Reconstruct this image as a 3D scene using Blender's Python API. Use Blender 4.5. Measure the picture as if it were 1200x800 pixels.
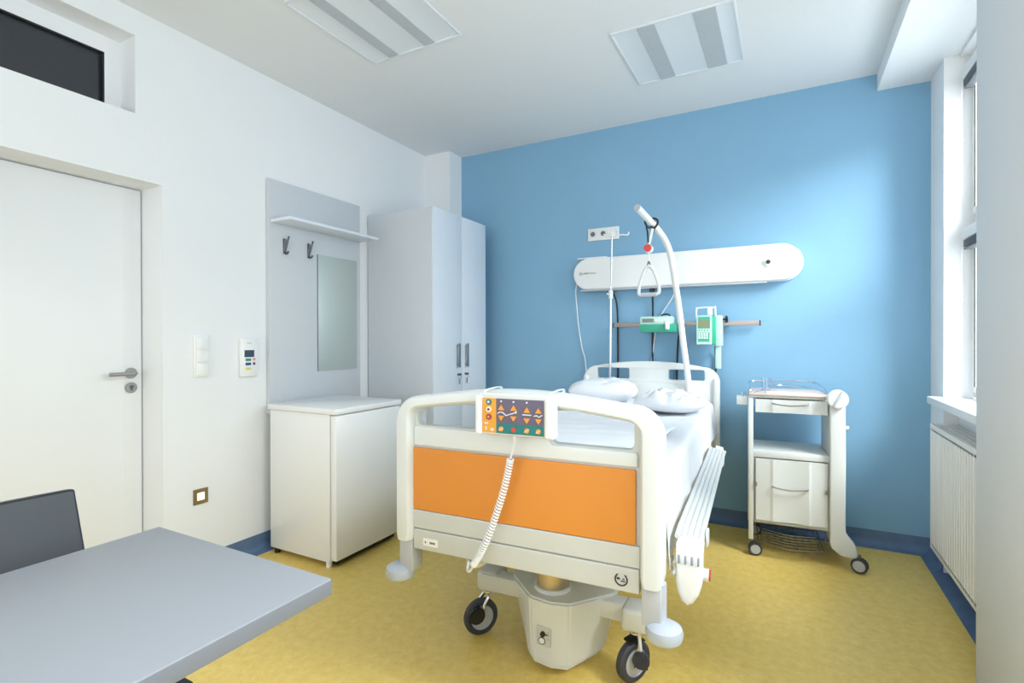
import bpy, bmesh, math, random
from mathutils import Vector, Matrix, noise
random.seed(4)
PI = math.pi
for o in list(bpy.data.objects): bpy.data.objects.remove(o)
S = bpy.context.scene
COL = S.collection

# ------------------------------------------------------------------ camera, light, exposure
yaw, pit, rol = math.radians(28.023), math.radians(-0.212), math.radians(-0.121)
F = Vector((-math.sin(yaw)*math.cos(pit), math.cos(yaw)*math.cos(pit), math.sin(pit)))
R = Vector((math.cos(yaw), math.sin(yaw), 0)); U = R.cross(F)
R2 = R*math.cos(rol) + U*math.sin(rol); U2 = R2.cross(F)
cd = bpy.data.cameras.new('camera'); cam = bpy.data.objects.new('camera', cd); COL.objects.link(cam)
cd.sensor_width = 36; cd.lens = 602.35/1200*36; cd.clip_start = .02
m = Matrix.Identity(4)
for i in range(3): m[i][0], m[i][1], m[i][2] = R2[i], U2[i], -F[i]
m[2][3] = 1.24
cam.matrix_world = m
S.camera = cam
S.view_settings.view_transform = 'Standard'; S.view_settings.look = 'None'
S.view_settings.gamma = 1; S.view_settings.use_curve_mapping = False
S.view_settings.exposure = 0.0
w = bpy.data.worlds.new('sky'); S.world = w; w.use_nodes = True
bg = w.node_tree.nodes['Background']; bg.inputs[0].default_value = (.80, .90, 1, 1); bg.inputs[1].default_value = 2.0

def area(name, loc, rot, sx, sy, power, col):
    l = bpy.data.lights.new(name, 'AREA'); l.shape = 'RECTANGLE'; l.size = sx; l.size_y = sy; l.energy = power; l.color = col
    o = bpy.data.objects.new(name, l); COL.objects.link(o); o.location = loc; o.rotation_euler = rot
    return o
DAY = (.965, .985, 1)
area('daylight_far_window', (1.45, 2.90, 1.9), (0, PI/2, 0), 1.9, 1.5, 33, DAY)
def aim(loc, to): return (Vector(to)-Vector(loc)).to_track_quat('-Z', 'Y').to_euler()
sk = area('sky_patch_outside_far_window', (2.5, 1.9, 3.5), aim((2.5, 1.9, 3.5), (-.2, 2.9, .7)), 1.8, 1.4, 340, DAY)
area('fill_added_side_window', (1.12, .80, 1.75), (0, PI/2, 0), 1.6, 1.7, 24, DAY)  # fill through an unseen window, added to light footboard and fridge front
area('fill_added_near_window', (-1.3, -2.45, 1.6), (PI/2, 0, 0), 2.4, 1.7, 36, DAY)  # soft fill from an invented window behind the camera

# ------------------------------------------------------------------ materials
MATS = {}
def mat(name, col, rough=.5, metal=0, emit=None, es=0, spec=.5, vary=.03, bump=0, scale=12, trans=0, coat=0):
    m = bpy.data.materials.new(name); m.use_nodes = True; nt = m.node_tree; n = nt.nodes; b = n['Principled BSDF']
    c = (*[((x/255+.055)/1.055)**2.4 if x/255 > .04045 else x/255/12.92 for x in col], 1)
    b.inputs['Roughness'].default_value = rough; b.inputs['Metallic'].default_value = metal
    b.inputs['Specular IOR Level'].default_value = spec; b.inputs['Coat Weight'].default_value = coat
    tc = n.new('ShaderNodeTexCoord'); nz = n.new('ShaderNodeTexNoise'); nz.inputs['Scale'].default_value = scale; nz.inputs['Detail'].default_value = 3
    nt.links.new(tc.outputs['Object'], nz.inputs['Vector'])
    cr = n.new('ShaderNodeMapRange'); cr.inputs['To Min'].default_value = 1-vary; cr.inputs['To Max'].default_value = 1+vary
    nt.links.new(nz.outputs['Fac'], cr.inputs['Value'])
    mx = n.new('ShaderNodeVectorMath'); mx.operation = 'SCALE'; mx.inputs[0].default_value = c[:3]
    nt.links.new(cr.outputs[0], mx.inputs['Scale']); nt.links.new(mx.outputs[0], b.inputs['Base Color'])
    if bump:
        bp = n.new('ShaderNodeBump'); bp.inputs['Strength'].default_value = bump; bp.inputs['Distance'].default_value = .004
        nz2 = n.new('ShaderNodeTexNoise'); nz2.inputs['Scale'].default_value = scale*8; nt.links.new(tc.outputs['Object'], nz2.inputs['Vector'])
        nt.links.new(nz2.outputs['Fac'], bp.inputs['Height']); nt.links.new(bp.outputs[0], b.inputs['Normal'])
    if emit: b.inputs['Emission Color'].default_value = (*emit, 1); b.inputs['Emission Strength'].default_value = es
    if trans: b.inputs['Transmission Weight'].default_value = trans
    MATS[name] = m
    return m
WALL = mat('white_wall_paint', (238, 240, 242), .85, spec=.2, vary=.01, bump=.15, scale=6)
CEIL = mat('ceiling_paint', (232, 234, 236), .9, spec=.1, vary=.01, bump=.05)
BLUE = mat('blue_wall_paint', (134, 178, 208), .62, spec=.3, vary=.02, bump=.15, scale=6)
DOORW = mat('door_white', (238, 240, 242), .35, vary=.008)
PILL = mat('pillar_paint', (226, 229, 233), .8, spec=.2, vary=.01, bump=.15, scale=6)
SKIRT = mat('blue_linoleum', (92, 118, 152), .55, vary=.28, bump=.2, scale=14)
LAM = mat('grey_laminate', (203, 208, 214), .45, vary=.01)
LAMD = mat('pale_laminate_front', (222, 229, 238), .4, vary=.008)
TABLE = mat('table_grey', (154, 158, 165), .45, vary=.012, bump=.06, scale=30)
TABLEE = mat('table_edge_grey', (118, 122, 130), .5)
LEATH = mat('dark_leather', (40, 47, 54), .42, spec=.35, vary=.04, bump=.03, scale=25)
BLACK = mat('black_plastic', (26, 27, 30), .45)
RUBBER = mat('tyre_rubber', (58, 60, 68), .6)
WHITE = mat('white_plastic', (240, 241, 240), .32, vary=.006)
BEDW = mat('bed_plastic', (222, 225, 223), .38, vary=.008)
BEDG = mat('bed_painted_metal', (204, 206, 202), .42, vary=.012)
GREYM = mat('grey_painted_metal', (188, 191, 196), .4)
BUMPM = mat('bumper_grey', (184, 191, 202), .45)
ORANGE = mat('orange_laminate', (220, 140, 56), .42, vary=.025, scale=3)
CHROME = mat('chrome', (215, 216, 218), .18, 1)
STEEL = mat('brushed_steel', (165, 165, 166), .34, 1)
STEELD = mat('dark_steel', (110, 112, 116), .4, 1)
ENAM = mat('enamel_white', (240, 241, 241), .25, vary=.004, coat=.3)
SHEET = mat('white_cotton', (236, 239, 244), .9, spec=.1, vary=.006, bump=.25, scale=20)
MIRR = mat('mirror_glass', (196, 206, 203), .42, .55, vary=.0)
GREEN = mat('pump_green', (58, 172, 140), .4)
GREENL = mat('pump_pale_green', (196, 232, 218), .4)
LCD = mat('lcd_olive', (120, 132, 92), .25)
LCDG = mat('lcd_grey', (110, 122, 112), .25)
LCDD = mat('display_dark', (58, 74, 92), .25)
REDP = mat('red_plastic', (214, 62, 48), .35)
PURP = mat('keypad_violet', (104, 96, 118), .45)
TEAL = mat('keypad_teal', (28, 122, 122), .45)
YELO = mat('keypad_orange', (236, 164, 52), .45)
BTNO = mat('button_orange', (244, 160, 56), .4)
BTNR = mat('button_red', (206, 70, 60), .4)
BTNT = mat('button_teal', (30, 120, 130), .4)
BTNC = mat('button_cream', (240, 226, 205), .4)
BTNM = mat('button_magenta', (150, 50, 92), .4)
MARKW = mat('mark_white', (228, 232, 240), .5)
MARKD = mat('mark_dark', (44, 46, 46), .5)
MARKG = mat('mark_grey', (150, 154, 160), .5)
LCOL = mat('light_green_mark', (60, 150, 110), .5); LBLU = mat('blue_mark', (50, 60, 150), .5)
LYEL = mat('yellow_mark', (226, 222, 120), .5); LPNK = mat('pink_mark', (232, 160, 170), .5)
BRASS = mat('brass_frame', (150, 132, 92), .35, .6)
GLOW = mat('night_light_lens', (255, 250, 225), .5, emit=(1, .93, .72), es=1.0)
LOUV = mat('louvre_grey', (190, 196, 202), .5, vary=.02)
REFL = mat('light_panel_white', (228, 233, 238), .45, vary=.01)
RAD = mat('radiator_enamel', (240, 238, 234), .4, vary=.006)
SLAT = mat('blind_slat_grey', (105, 110, 116), .5)
PALEPK = mat('cart_tray_pale_pink', (226, 205, 196), .35)
PAPER = mat('white_paper', (240, 240, 238), .7)

def glass(name, tint, mixf=.9, rough=.02):
    m = bpy.data.materials.new(name); m.use_nodes = True; nt = m.node_tree; n = nt.nodes
    for x in list(n):
        if x.type != 'OUTPUT_MATERIAL': n.remove(x)
    out = [x for x in n if x.type == 'OUTPUT_MATERIAL'][0]
    t = n.new('ShaderNodeBsdfTransparent'); t.inputs[0].default_value = (*tint, 1)
    g = n.new('ShaderNodeBsdfGlossy'); g.inputs['Roughness'].default_value = rough
    fr = n.new('ShaderNodeValue'); fr.outputs[0].default_value = .07
    mx = n.new('ShaderNodeMixShader'); nt.links.new(fr.outputs[0], mx.inputs[0]); nt.links.new(t.outputs[0], mx.inputs[1]); nt.links.new(g.outputs[0], mx.inputs[2])
    nt.links.new(mx.outputs[0], out.inputs[0]); return m
PANE = glass('window_glass', (.96, .98, .98)); TUMB = glass('tumbler_glass', (.93, .96, .98))
DARKP = mat('dark_hall_glass', (50, 54, 62), .12, spec=.6)  # unlit hall's darkness painted into an opaque pane

def floor_mat():
    m = bpy.data.materials.new('yellow_linoleum'); m.use_nodes = True; nt = m.node_tree; n = nt.nodes; b = n['Principled BSDF']
    tc = n.new('ShaderNodeTexCoord')
    a = n.new('ShaderNodeTexNoise'); a.inputs['Scale'].default_value = 26; a.inputs['Detail'].default_value = 6; a.inputs['Roughness'].default_value = .7
    nt.links.new(tc.outputs['Object'], a.inputs['Vector'])
    r = n.new('ShaderNodeValToRGB'); r.color_ramp.elements[0].position = .3; r.color_ramp.elements[1].position = .7
    r.color_ramp.elements[0].color = (.77, .53, .125, 1); r.color_ramp.elements[1].color = (.90, .68, .205, 1)
    nt.links.new(a.outputs['Fac'], r.inputs[0])
    v = n.new('ShaderNodeTexVoronoi'); v.inputs['Scale'].default_value = 28; nt.links.new(tc.outputs['Object'], v.inputs['Vector'])
    s = n.new('ShaderNodeMapRange'); s.inputs['From Min'].default_value = .05; s.inputs['From Max'].default_value = .13; s.inputs['To Min'].default_value = .28; s.inputs['To Max'].default_value = 0
    nt.links.new(v.outputs['Distance'], s.inputs['Value'])
    mx = n.new('ShaderNodeMix'); mx.data_type = 'RGBA'; mx.inputs['B'].default_value = (.50, .33, .09, 1)
    nt.links.new(s.outputs[0], mx.inputs['Factor']); nt.links.new(r.outputs[0], mx.inputs['A'])
    v2 = n.new('ShaderNodeTexVoronoi'); v2.inputs['Scale'].default_value = 11; nt.links.new(tc.outputs['Object'], v2.inputs['Vector'])
    s2 = n.new('ShaderNodeMapRange'); s2.inputs['From Min'].default_value = .04; s2.inputs['From Max'].default_value = .07; s2.inputs['To Min'].default_value = .5; s2.inputs['To Max'].default_value = 0
    nt.links.new(v2.outputs['Distance'], s2.inputs['Value'])
    mx2 = n.new('ShaderNodeMix'); mx2.data_type = 'RGBA'; mx2.inputs['B'].default_value = (.86, .68, .32, 1)
    nt.links.new(s2.outputs[0], mx2.inputs['Factor']); nt.links.new(mx.outputs['Result'], mx2.inputs['A'])
    nt.links.new(mx2.outputs['Result'], b.inputs['Base Color'])
    b.inputs['Roughness'].default_value = .33; b.inputs['Specular IOR Level'].default_value = .35
    bp = n.new('ShaderNodeBump'); bp.inputs['Strength'].default_value = .06; bp.inputs['Distance'].default_value = .01
    a2 = n.new('ShaderNodeTexNoise'); a2.inputs['Scale'].default_value = 9; nt.links.new(tc.outputs['Object'], a2.inputs['Vector'])
    nt.links.new(a2.outputs['Fac'], bp.inputs['Height']); nt.links.new(bp.outputs[0], b.inputs['Normal'])
    return m
FLOOR = floor_mat()

# ------------------------------------------------------------------ mesh helpers
def merge(dst, src, M=None):
    if M is not None: bmesh.ops.transform(src, matrix=M, verts=src.verts)
    me = bpy.data.meshes.new('t'); src.to_mesh(me); dst.from_mesh(me); bpy.data.meshes.remove(me); src.free()
def box(bm, x0, x1, y0, y1, z0, z1, bev=0, seg=2, M=None):
    t = bmesh.new(); bmesh.ops.create_cube(t, size=1)
    for v in t.verts: v.co = Vector((x0+(v.co.x+.5)*(x1-x0), y0+(v.co.y+.5)*(y1-y0), z0+(v.co.z+.5)*(z1-z0)))
    if bev: bmesh.ops.bevel(t, geom=t.edges[:], offset=bev, segments=seg, affect='EDGES', profile=.5)
    merge(bm, t, M)
def cyl(bm, a, b, r, r2=None, seg=20, cap=True, bev=0):
    a = Vector(a); b = Vector(b); d = b-a; t = bmesh.new()
    bmesh.ops.create_cone(t, cap_ends=cap, segments=seg, radius1=r, radius2=r if r2 is None else r2, depth=d.length)
    if bev: bmesh.ops.bevel(t, geom=[e for e in t.edges if any(len(f.verts) > 4 for f in e.link_faces)], offset=bev, segments=2, affect='EDGES')
    merge(bm, t, Matrix.Translation((a+b)/2) @ d.to_track_quat('Z', 'Y').to_matrix().to_4x4())
def catmull(pts, n=6):
    P = [Vector(p) for p in pts]; out = []
    for i in range(len(P)-1):
        p0 = P[max(i-1, 0)]; p1 = P[i]; p2 = P[i+1]; p3 = P[min(i+2, len(P)-1)]
        for k in range(n):
            t = k/n; out.append(.5*((2*p1)+(p2-p0)*t+(2*p0-5*p1+4*p2-p3)*t*t+(3*p1-p0-3*p2+p3)*t**3))
    out.append(P[-1]); return out
def tube(bm, pts, r, seg=10, closed=False, cap=True, sect=None):
    """sweep a circle (or the section sect: list of (a, b)) along pts"""
    P = [Vector(p) for p in pts]; n = len(P); rings = []; up = None
    for i in range(n):
        if closed: d = P[(i+1) % n]-P[i-1]
        else: d = P[min(i+1, n-1)]-P[max(i-1, 0)]
        d.normalize()
        if up is None:
            up = Vector((0, 0, 1)) if abs(d.z) < .9 else Vector((0, 1, 0))
        x = up.cross(d).normalized(); up = d.cross(x).normalized()
        rr = r[i] if isinstance(r, (list, tuple)) else r
        sc = sect or [(math.cos(2*PI*k/seg)*rr, math.sin(2*PI*k/seg)*rr) for k in range(seg)]
        rings.append([bm.verts.new(P[i]+x*a+up*b) for a, b in sc])
    k = len(rings[0])
    for i in range(n if closed else n-1):
        A = rings[i]; B = rings[(i+1) % n]
        for j in range(k): bm.faces.new((A[j], A[(j+1) % k], B[(j+1) % k], B[j]))
    if cap and not closed:
        bm.faces.new(rings[0][::-1]); bm.faces.new(rings[-1])
def sphere(bm, c, r, sx=1, sy=1, sz=1, seg=20):
    t = bmesh.new(); bmesh.ops.create_uvsphere(t, u_segments=seg, v_segments=seg//2+2, radius=r)
    merge(bm, t, Matrix.Translation(c) @ Matrix.Diagonal((sx, sy, sz, 1)))
def lathe(bm, prof, seg=28, M=None):
    t = bmesh.new(); rings = []
    for r, z in prof:
        rings.append([t.verts.new((max(r, 1e-5)*math.cos(2*PI*k/seg), max(r, 1e-5)*math.sin(2*PI*k/seg), z)) for k in range(seg)])
    for A, B in zip(rings, rings[1:]):
        for j in range(seg): t.faces.new((A[j], A[(j+1) % seg], B[(j+1) % seg], B[j]))
    bmesh.ops.remove_doubles(t, verts=t.verts, dist=1e-4)
    merge(bm, t, M)
def rrect(x0, x1, z0, z1, r, n=5):
    rs = r if isinstance(r, (list, tuple)) else [r]*4; out = []
    for (cx, cz, a), q in zip([(x1, z1, 0), (x0, z1, 90), (x0, z0, 180), (x1, z0, 270)], rs):
        sx = -1 if cx == x1 else 1; sz = -1 if cz == z1 else 1
        for k in range(n+1):
            t = math.radians(a+90*k/n); out.append((cx+sx*q+q*math.cos(t), cz+sz*q+q*math.sin(t)))
    return out
def plate(bm, loops, th, bev=0, M=None):
    """flat plate with holes: loops of (x, z) filled in the XZ plane, thickness th along y centred at 0"""
    c = bpy.data.curves.new('t', 'CURVE'); c.dimensions = '2D'; c.fill_mode = 'BOTH'; c.extrude = th/2-bev; c.bevel_depth = bev; c.bevel_resolution = 2; c.offset = -bev
    for L in loops:
        s = c.splines.new('POLY'); s.points.add(len(L)-1); s.use_cyclic_u = True
        for p, (x, z) in zip(s.points, L): p.co = (x, z, 0, 1)
    o = bpy.data.objects.new('t', c); COL.objects.link(o); dg = bpy.context.evaluated_depsgraph_get(); dg.update()
    me = bpy.data.meshes.new_from_object(o.evaluated_get(dg)); t = bmesh.new(); t.from_mesh(me)
    bmesh.ops.remove_doubles(t, verts=t.verts, dist=1e-5)
    bpy.data.objects.remove(o); bpy.data.curves.remove(c); bpy.data.meshes.remove(me)
    X = Matrix.Rotation(PI/2, 4, 'X'); merge(bm, t, (M @ X) if M is not None else X)
def prism(bm, poly, z0, z1, top=None, bev=0):
    """vertical prism of (x, y) polygon, optional different top outline"""
    t = bmesh.new(); a = [t.verts.new((x, y, z0)) for x, y in poly]; b = [t.verts.new((x, y, z1)) for x, y in (top or poly)]; n = len(a)
    t.faces.new(a[::-1]); t.faces.new(b)
    for i in range(n): t.faces.new((a[i], a[(i+1) % n], b[(i+1) % n], b[i]))
    bmesh.ops.recalc_face_normals(t, faces=t.faces)
    if bev: bmesh.ops.bevel(t, geom=t.edges[:], offset=bev, segments=2, affect='EDGES')
    merge(bm, t)
def obj(name, bm, material, parent=None, loc=None, rot=None, smooth=35, label=None, recalc=True):
    if recalc: bmesh.ops.recalc_face_normals(bm, faces=bm.faces)
    me = bpy.data.meshes.new(name); bm.to_mesh(me); bm.free(); me.materials.append(material)
    me.shade_smooth(); me.set_sharp_from_angle(angle=math.radians(smooth))
    o = bpy.data.objects.new(name, me); COL.objects.link(o)
    if parent: o.parent = parent
    if loc is not None: o.location = loc
    if rot is not None: o.rotation_euler = rot
    if label: o['label'] = label
    return o
def B(): return bmesh.new()
def quick(name, material, parent, *boxes, bev=0, **k):
    b = B()
    for x in boxes: box(b, *x, bev=bev)
    return obj(name, b, material, parent, **k)
def thing(name, label, cat, loc=(0, 0, 0), rz=0, group=None):
    o = bpy.data.objects.new(name, None); COL.objects.link(o); o.empty_display_size = .05; o.location = loc; o.rotation_euler = (0, 0, rz)
    o['label'] = label; o['category'] = cat
    if group: o['group'] = group
    return o
def tag(o, label, cat, group=None):
    o['label'] = label; o['category'] = cat
    if group: o['group'] = group
    return o
def struct(name, bm, m, parent=None, **k):
    o = obj(name, bm, m, parent, **k)
    if not parent: o['kind'] = 'structure'
    return o
def copy_tree(o, parent=None):
    c = o.copy(); COL.objects.link(c); c.parent = parent
    for ch in list(o.children): copy_tree(ch, c)
    return c

XL, YB, ZC = -2.737, 3.735, 2.817
# ------------------------------------------------------------------ room shell
b = B(); box(b, XL-.3, 1.05, -2.3, YB+.2, -.1, 0); struct('floor', b, FLOOR)
b = B(); box(b, XL-.3, 1.05, -2.3, YB+.2, ZC, ZC+.1); struct('ceiling', b, CEIL)
b = B(); box(b, XL-.3, 1.05, YB, YB+.2, 0, ZC); struct('wall_back', b, BLUE)
XO = XL-.26
DY0, DY1, DZ = .50, 1.442, 2.01; TY0, TY1, TZ0, TZ1 = .10, 1.325, 2.322, 2.693
b = B()
box(b, XO, XL, DY1, YB, 0, TZ0); box(b, XO, XL, -2.3, DY0, 0, TZ0); box(b, XO, XL, DY0, DY1, DZ, TZ0)
box(b, XO, XL, -2.3, YB, TZ1, ZC); box(b, XO, XL, TY1, YB, TZ0, TZ1); box(b, XO, XL, -2.3, TY0, TZ0, TZ1)
struct('wall_left', b, WALL)
b = B(); box(b, XL, -2.48, 3.557, YB, 0, ZC); struct('trim_1', b, WALL)                       # corner pier
b = B(); box(b, .482, 1.05, -2.3, YB, 2.717, ZC); struct('trim_2', b, WALL)                   # dropped beam over windows
b = B()
box(b, .736, 1.0, 3.463, YB, 0, 2.717); box(b, .80, 1.0, 2.42, 3.463, 0, .87); box(b, .80, 1.0, 2.42, 3.463, 2.70, 2.717)
struct('wall_right', b, WALL)
b = B()
box(b, .605, 1.0, 1.75, 2.42, 0, 2.717, bev=.006); box(b, .605, 1.0, -.15, 1.75, 0, .87); box(b, .605, 1.0, -.15, 1.75, 2.62, 2.717); box(b, .605, 1.0, -2.3, -.15, 0, 2.717)
struct('trim_3', b, PILL)
b = B(); box(b, -3.0, -2.6, -2.3, -2.2, 0, ZC); box(b, -2.6, 0, -2.3, -2.2, 0, .75); box(b, -2.6, 0, -2.3, -2.2, 2.5, ZC); box(b, 0, 1.05, -2.3, -2.2, 0, ZC)
struct('wall_near', b, WALL)

# cove skirting: a profile swept along the wall foot
def cove(name, a, c, nrm, h=.10, out=.055):
    a = Vector(a); c = Vector(c); nrm = Vector(nrm); b = B()
    prof = [(0, 0), (out, 0), (out, .003), (.035, .006), (.018, .014), (.008, .03), (.005, .05), (.004, h), (0, h)]
    A = [b.verts.new(a+nrm*p+Vector((0, 0, q))) for p, q in prof]; C = [b.verts.new(c+nrm*p+Vector((0, 0, q))) for p, q in prof]; n = len(prof)
    for i in range(n): b.faces.new((A[i], A[(i+1) % n], C[(i+1) % n], C[i]))
    b.faces.new(A); b.faces.new(C[::-1]); struct(name, b, SKIRT)
cove('baseboard_left', (XL, DY1, 0), (XL, 3.557, 0), (1, 0, 0))
cove('baseboard_back', (-2.48, YB, 0), (.736, YB, 0), (0, -1, 0), .095)
cove('baseboard_right', (.80, 2.42, 0), (.80, 3.463, 0), (-1, 0, 0), .075, .12)
cove('baseboard_corner', (.736, 3.463, 0), (.736, YB, 0), (-1, 0, 0), .095, .057)
cove('baseboard_near', (.605, -2.2, 0), (.605, 2.0, 0), (-1, 0, 0), .09)

# door 1
d = thing('door_1', '', ''); del d['label']; del d['category']; d['kind'] = 'structure'; d.location = (XL-.18, (DY0+DY1)/2, 0)
def rel(o, *bs, bev=0):
    b = B(); L = o.location
    for x in bs: box(b, x[0]-L.x, x[1]-L.x, x[2]-L.y, x[3]-L.y, x[4]-L.z, x[5]-L.z, bev=bev)
    return b
struct('door_leaf', rel(d, (XL-.225, XL-.183, DY0+.01, DY1-.006, .006, DZ-.006), bev=.003), DOORW, d)
struct('rebate_strip', rel(d, (XL-.184, XL-.1825, DY1-.0855, DY1-.085, .01, DZ-.01)), DOORW, d)
L = d.location
hy, hz = 1.366, 1.075
b = B(); cyl(b, (-.003, hy+.02-L.y, hz), (.006, hy+.02-L.y, hz), .027, bev=.002); hr = struct('door_handle', b, STEEL, d)
b = B(); tube(b, catmull([(.004, hy+.02-L.y, hz), (.045, hy+.02-L.y, hz), (.056, hy+.005-L.y, hz), (.058, hy-.025-L.y, hz), (.058, hy-.098-L.y, hz)], 5), .0095, 12); struct('lever', b, STEEL, hr)
b = B(); cyl(b, (-.003, hy+.02-L.y, 1.002), (.006, hy+.02-L.y, 1.002), .027, bev=.002); ks = struct('lock_plate', b, STEEL, d)
b = B(); cyl(b, (.004, hy+.02-L.y, 1.006), (.010, hy+.02-L.y, 1.006), .009); box(b, .004, .009, hy+.016-L.y, hy+.024-L.y, .988, 1.006); struct('key_cylinder', b, STEELD, ks)

# transom window to the hall
d = thing('window_1', '', ''); del d['label']; del d['category']; d['kind'] = 'structure'; d.location = (XL-.16, .7, TZ0)
struct('window_frame', rel(d, (XL-.19, XL-.134, TY1-.068, TY1, TZ0, TZ1), (XL-.19, XL-.134, TY0, TY0+.068, TZ0, TZ1), (XL-.19, XL-.134, TY0+.068, TY1-.068, TZ1-.078, TZ1), (XL-.19, XL-.134, TY0+.068, TY1-.068, TZ0, TZ0+.045)), WALL, d)
struct('gasket', rel(d, (XL-.165, XL-.1335, TY1-.075, TY1-.0675, TZ0+.045, TZ1-.078), (XL-.165, XL-.1335, TY0+.068, TY1-.068, TZ1-.085, TZ1-.0775)), BLACK, d)
struct('pane', rel(d, (XL-.160, XL-.154, TY0+.068, TY1-.068, TZ0+.045, TZ1-.078)), DARKP, d)

# side windows
def window(name, x, y0, y1, z0, z1, split):
    d = thing(name, '', ''); del d['label']; del d['category']; d['kind'] = 'structure'; d.location = (x, (y0+y1)/2, z0)
    fw = .028
    fr = [(x, x+.07, y0, y0+fw, z0, z1), (x, x+.07, y1-fw, y1, z0, z1), (x, x+.07, y0+fw, y1-fw, z0, z0+fw), (x, x+.07, y0+fw, y1-fw, z1-fw, z1)]
    if split: fr.append((x, x+.07, y0+fw, y1-fw, split-.05, split+.05))
    struct('window_frame', rel(d, *fr, bev=.004), WHITE, d)
    zz = [(z0+fw, split-.05), (split+.05, z1-fw)] if split else [(z0+fw, z1-fw)]
    for a, c in zz:
        s = .03
        f = struct('sash', rel(d, (x-.012, x+.05, y0+fw-.01, y0+fw+s, a, c), (x-.012, x+.05, y1-fw-s, y1-fw+.01, a, c), (x-.012, x+.05, y0+fw+s, y1-fw-s, a, a+s), (x-.012, x+.05, y0+fw+s, y1-fw-s, c-s, c), bev=.004), WHITE, d)
        struct('pane', rel(d, (x+.02, x+.026, y0+fw+s, y1-fw-s, a+s, c-s)), PANE, f)
        struct('pane_seal', rel(d, (x-.0135, x-.0118, y1-fw-s-.004, y1-fw-s+.010, a+s, c-s)), BLACK, f)
    return d
window('window_2', .86, 2.42, 3.463, .935, 2.70, 1.83)
window('added_window_3', .86, -.15, 1.75, .87, 2.62, None)  # second one is out of view, added to carry the side fill
d = thing('added_window_4', '', ''); del d['label']; del d['category']; d['kind'] = 'structure'; d.location = (-1.3, -2.25, .75)  # unseen window behind the camera, put in for the fill light
struct('window_frame', rel(d, (-2.6, -2.54, -2.29, -2.22, .75, 2.5), (-.06, 0, -2.29, -2.22, .75, 2.5), (-2.54, -.06, -2.29, -2.22, .75, .81), (-2.54, -.06, -2.29, -2.22, 2.44, 2.5), (-1.34, -1.26, -2.29, -2.22, .81, 2.44)), WHITE, d)
b = B(); box(b, .672, .86, 2.425, 3.50, .892, .932, bev=.006); struct('trim_4', b, WHITE)       # window sill
b = B(); box(b, .56, .86, -.2, 1.745, .872, .905, bev=.006); struct('trim_5', b, WHITE)

# ------------------------------------------------------------------ radiator
t = thing('radiator', 'white ribbed panel radiator under the window sill', 'radiator', (.70, 3.0, .13))
b = B(); X0, Y0, Y1 = -.018, -.56, .455; n = 26
prev = None
pts = []
for i in range(n):
    y = Y0+(Y1-Y0)*i/n; s = (Y1-Y0)/n
    pts += [(X0+.011, y), (X0, y+s*.22), (X0, y+s*.78), (X0+.011, y+s*.999)]
poly = pts+[(.02, Y1), (.02, Y0)]
prism(b, poly, .02, .635); obj('front_panel', b, RAD, t, smooth=20)
quick('side_cover', RAD, t, (X0-.002, .095, Y0-.004, Y0+.004, 0, .662), bev=.001); quick('side_cover', RAD, t, (X0-.002, .095, Y1-.002, Y1+.006, 0, .662), bev=.001)
b = B(); box(b, X0, X0+.004, Y0, Y1, .0, .03); box(b, X0, X0+.004, Y0, Y1, .625, .66); box(b, .092, .096, Y0, Y1, 0, .64); obj('casing', b, RAD, t)
b = B()
for i in range(60): box(b, X0+.005, .09, Y0+.01+i*.0168, Y0+.016+i*.0168, .645, .655)
for x in (-.008, .02, .05, .085): box(b, x, x+.006, Y0, Y1, .650, .659)
obj('top_grille', b, RAD, t)
b = B(); box(b, .03, .07, Y0+.02, Y1-.02, .02, .63); obj('rear_panel', b, GREYM, t)

# ------------------------------------------------------------------ ceiling lights
def ceiling_light(name, x0, x1, y0, y1, label, st):
    cx, cy = (x0+x1)/2, (y0+y1)/2
    t = thing(name, label, 'ceiling light', (cx, cy, ZC)); W, H = (x1-x0)/2, (y1-y0)/2
    b = B()
    for q in ((-W, W, -H, -H+.012, -.009, 0), (-W, W, H-.012, H, -.009, 0), (-W, -W+.012, -H+.012, H-.012, -.009, 0), (W-.012, W, -H+.012, H-.012, -.009, 0)): box(b, *q, bev=.001)
    obj('frame', b, REFL, t)
    xs = [-W+.012]
    for a, c in st: xs += [a-cx, c-cx]
    xs.append(W-.012)
    for i in range(0, 6, 2):
        b = B(); x, y = xs[i], xs[i+1]; mid = (x+y)/2     # curved reflector trough
        P = [(x, -.007), (x+(y-x)*.28, -.0035), (mid, -.0015), (x+(y-x)*.72, -.0035), (y, -.007)]
        va = [b.verts.new((p, -H+.012, z)) for p, z in P]; vb = [b.verts.new((p, H-.012, z)) for p, z in P]
        for k in range(4): b.faces.new((va[k], va[k+1], vb[k+1], vb[k]))
        g = bmesh.ops.extrude_face_region(b, geom=b.faces[:]); bmesh.ops.translate(b, verts=[v for v in g['geom'] if isinstance(v, bmesh.types.BMVert)], vec=(0, 0, .001))
        obj('reflector', b, REFL, t, smooth=20)
    for i in (1, 3):
        b = B(); box(b, xs[i], xs[i+1], -H+.014, H-.014, -.0095, -.001)
        for k in range(40): yy = -H+.02+k*(2*H-.04)/40; box(b, xs[i]+.004, xs[i+1]-.004, yy, yy+.004, -.0105, -.0094)
        obj('louvre', b, LOUV, t)
    return t
ceiling_light('ceiling_light', -.80, -.205, 2.585, 3.185, 'square recessed ceiling light with two grey louvres near the blue wall and beam', [(-.665, -.578), (-.395, -.292)])
ceiling_light('ceiling_light', -2.065, -1.475, 1.62, 2.225, 'recessed ceiling light near the left wall, cut off by the photo top', [(-1.945, -1.878), (-1.70, -1.632)])

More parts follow.
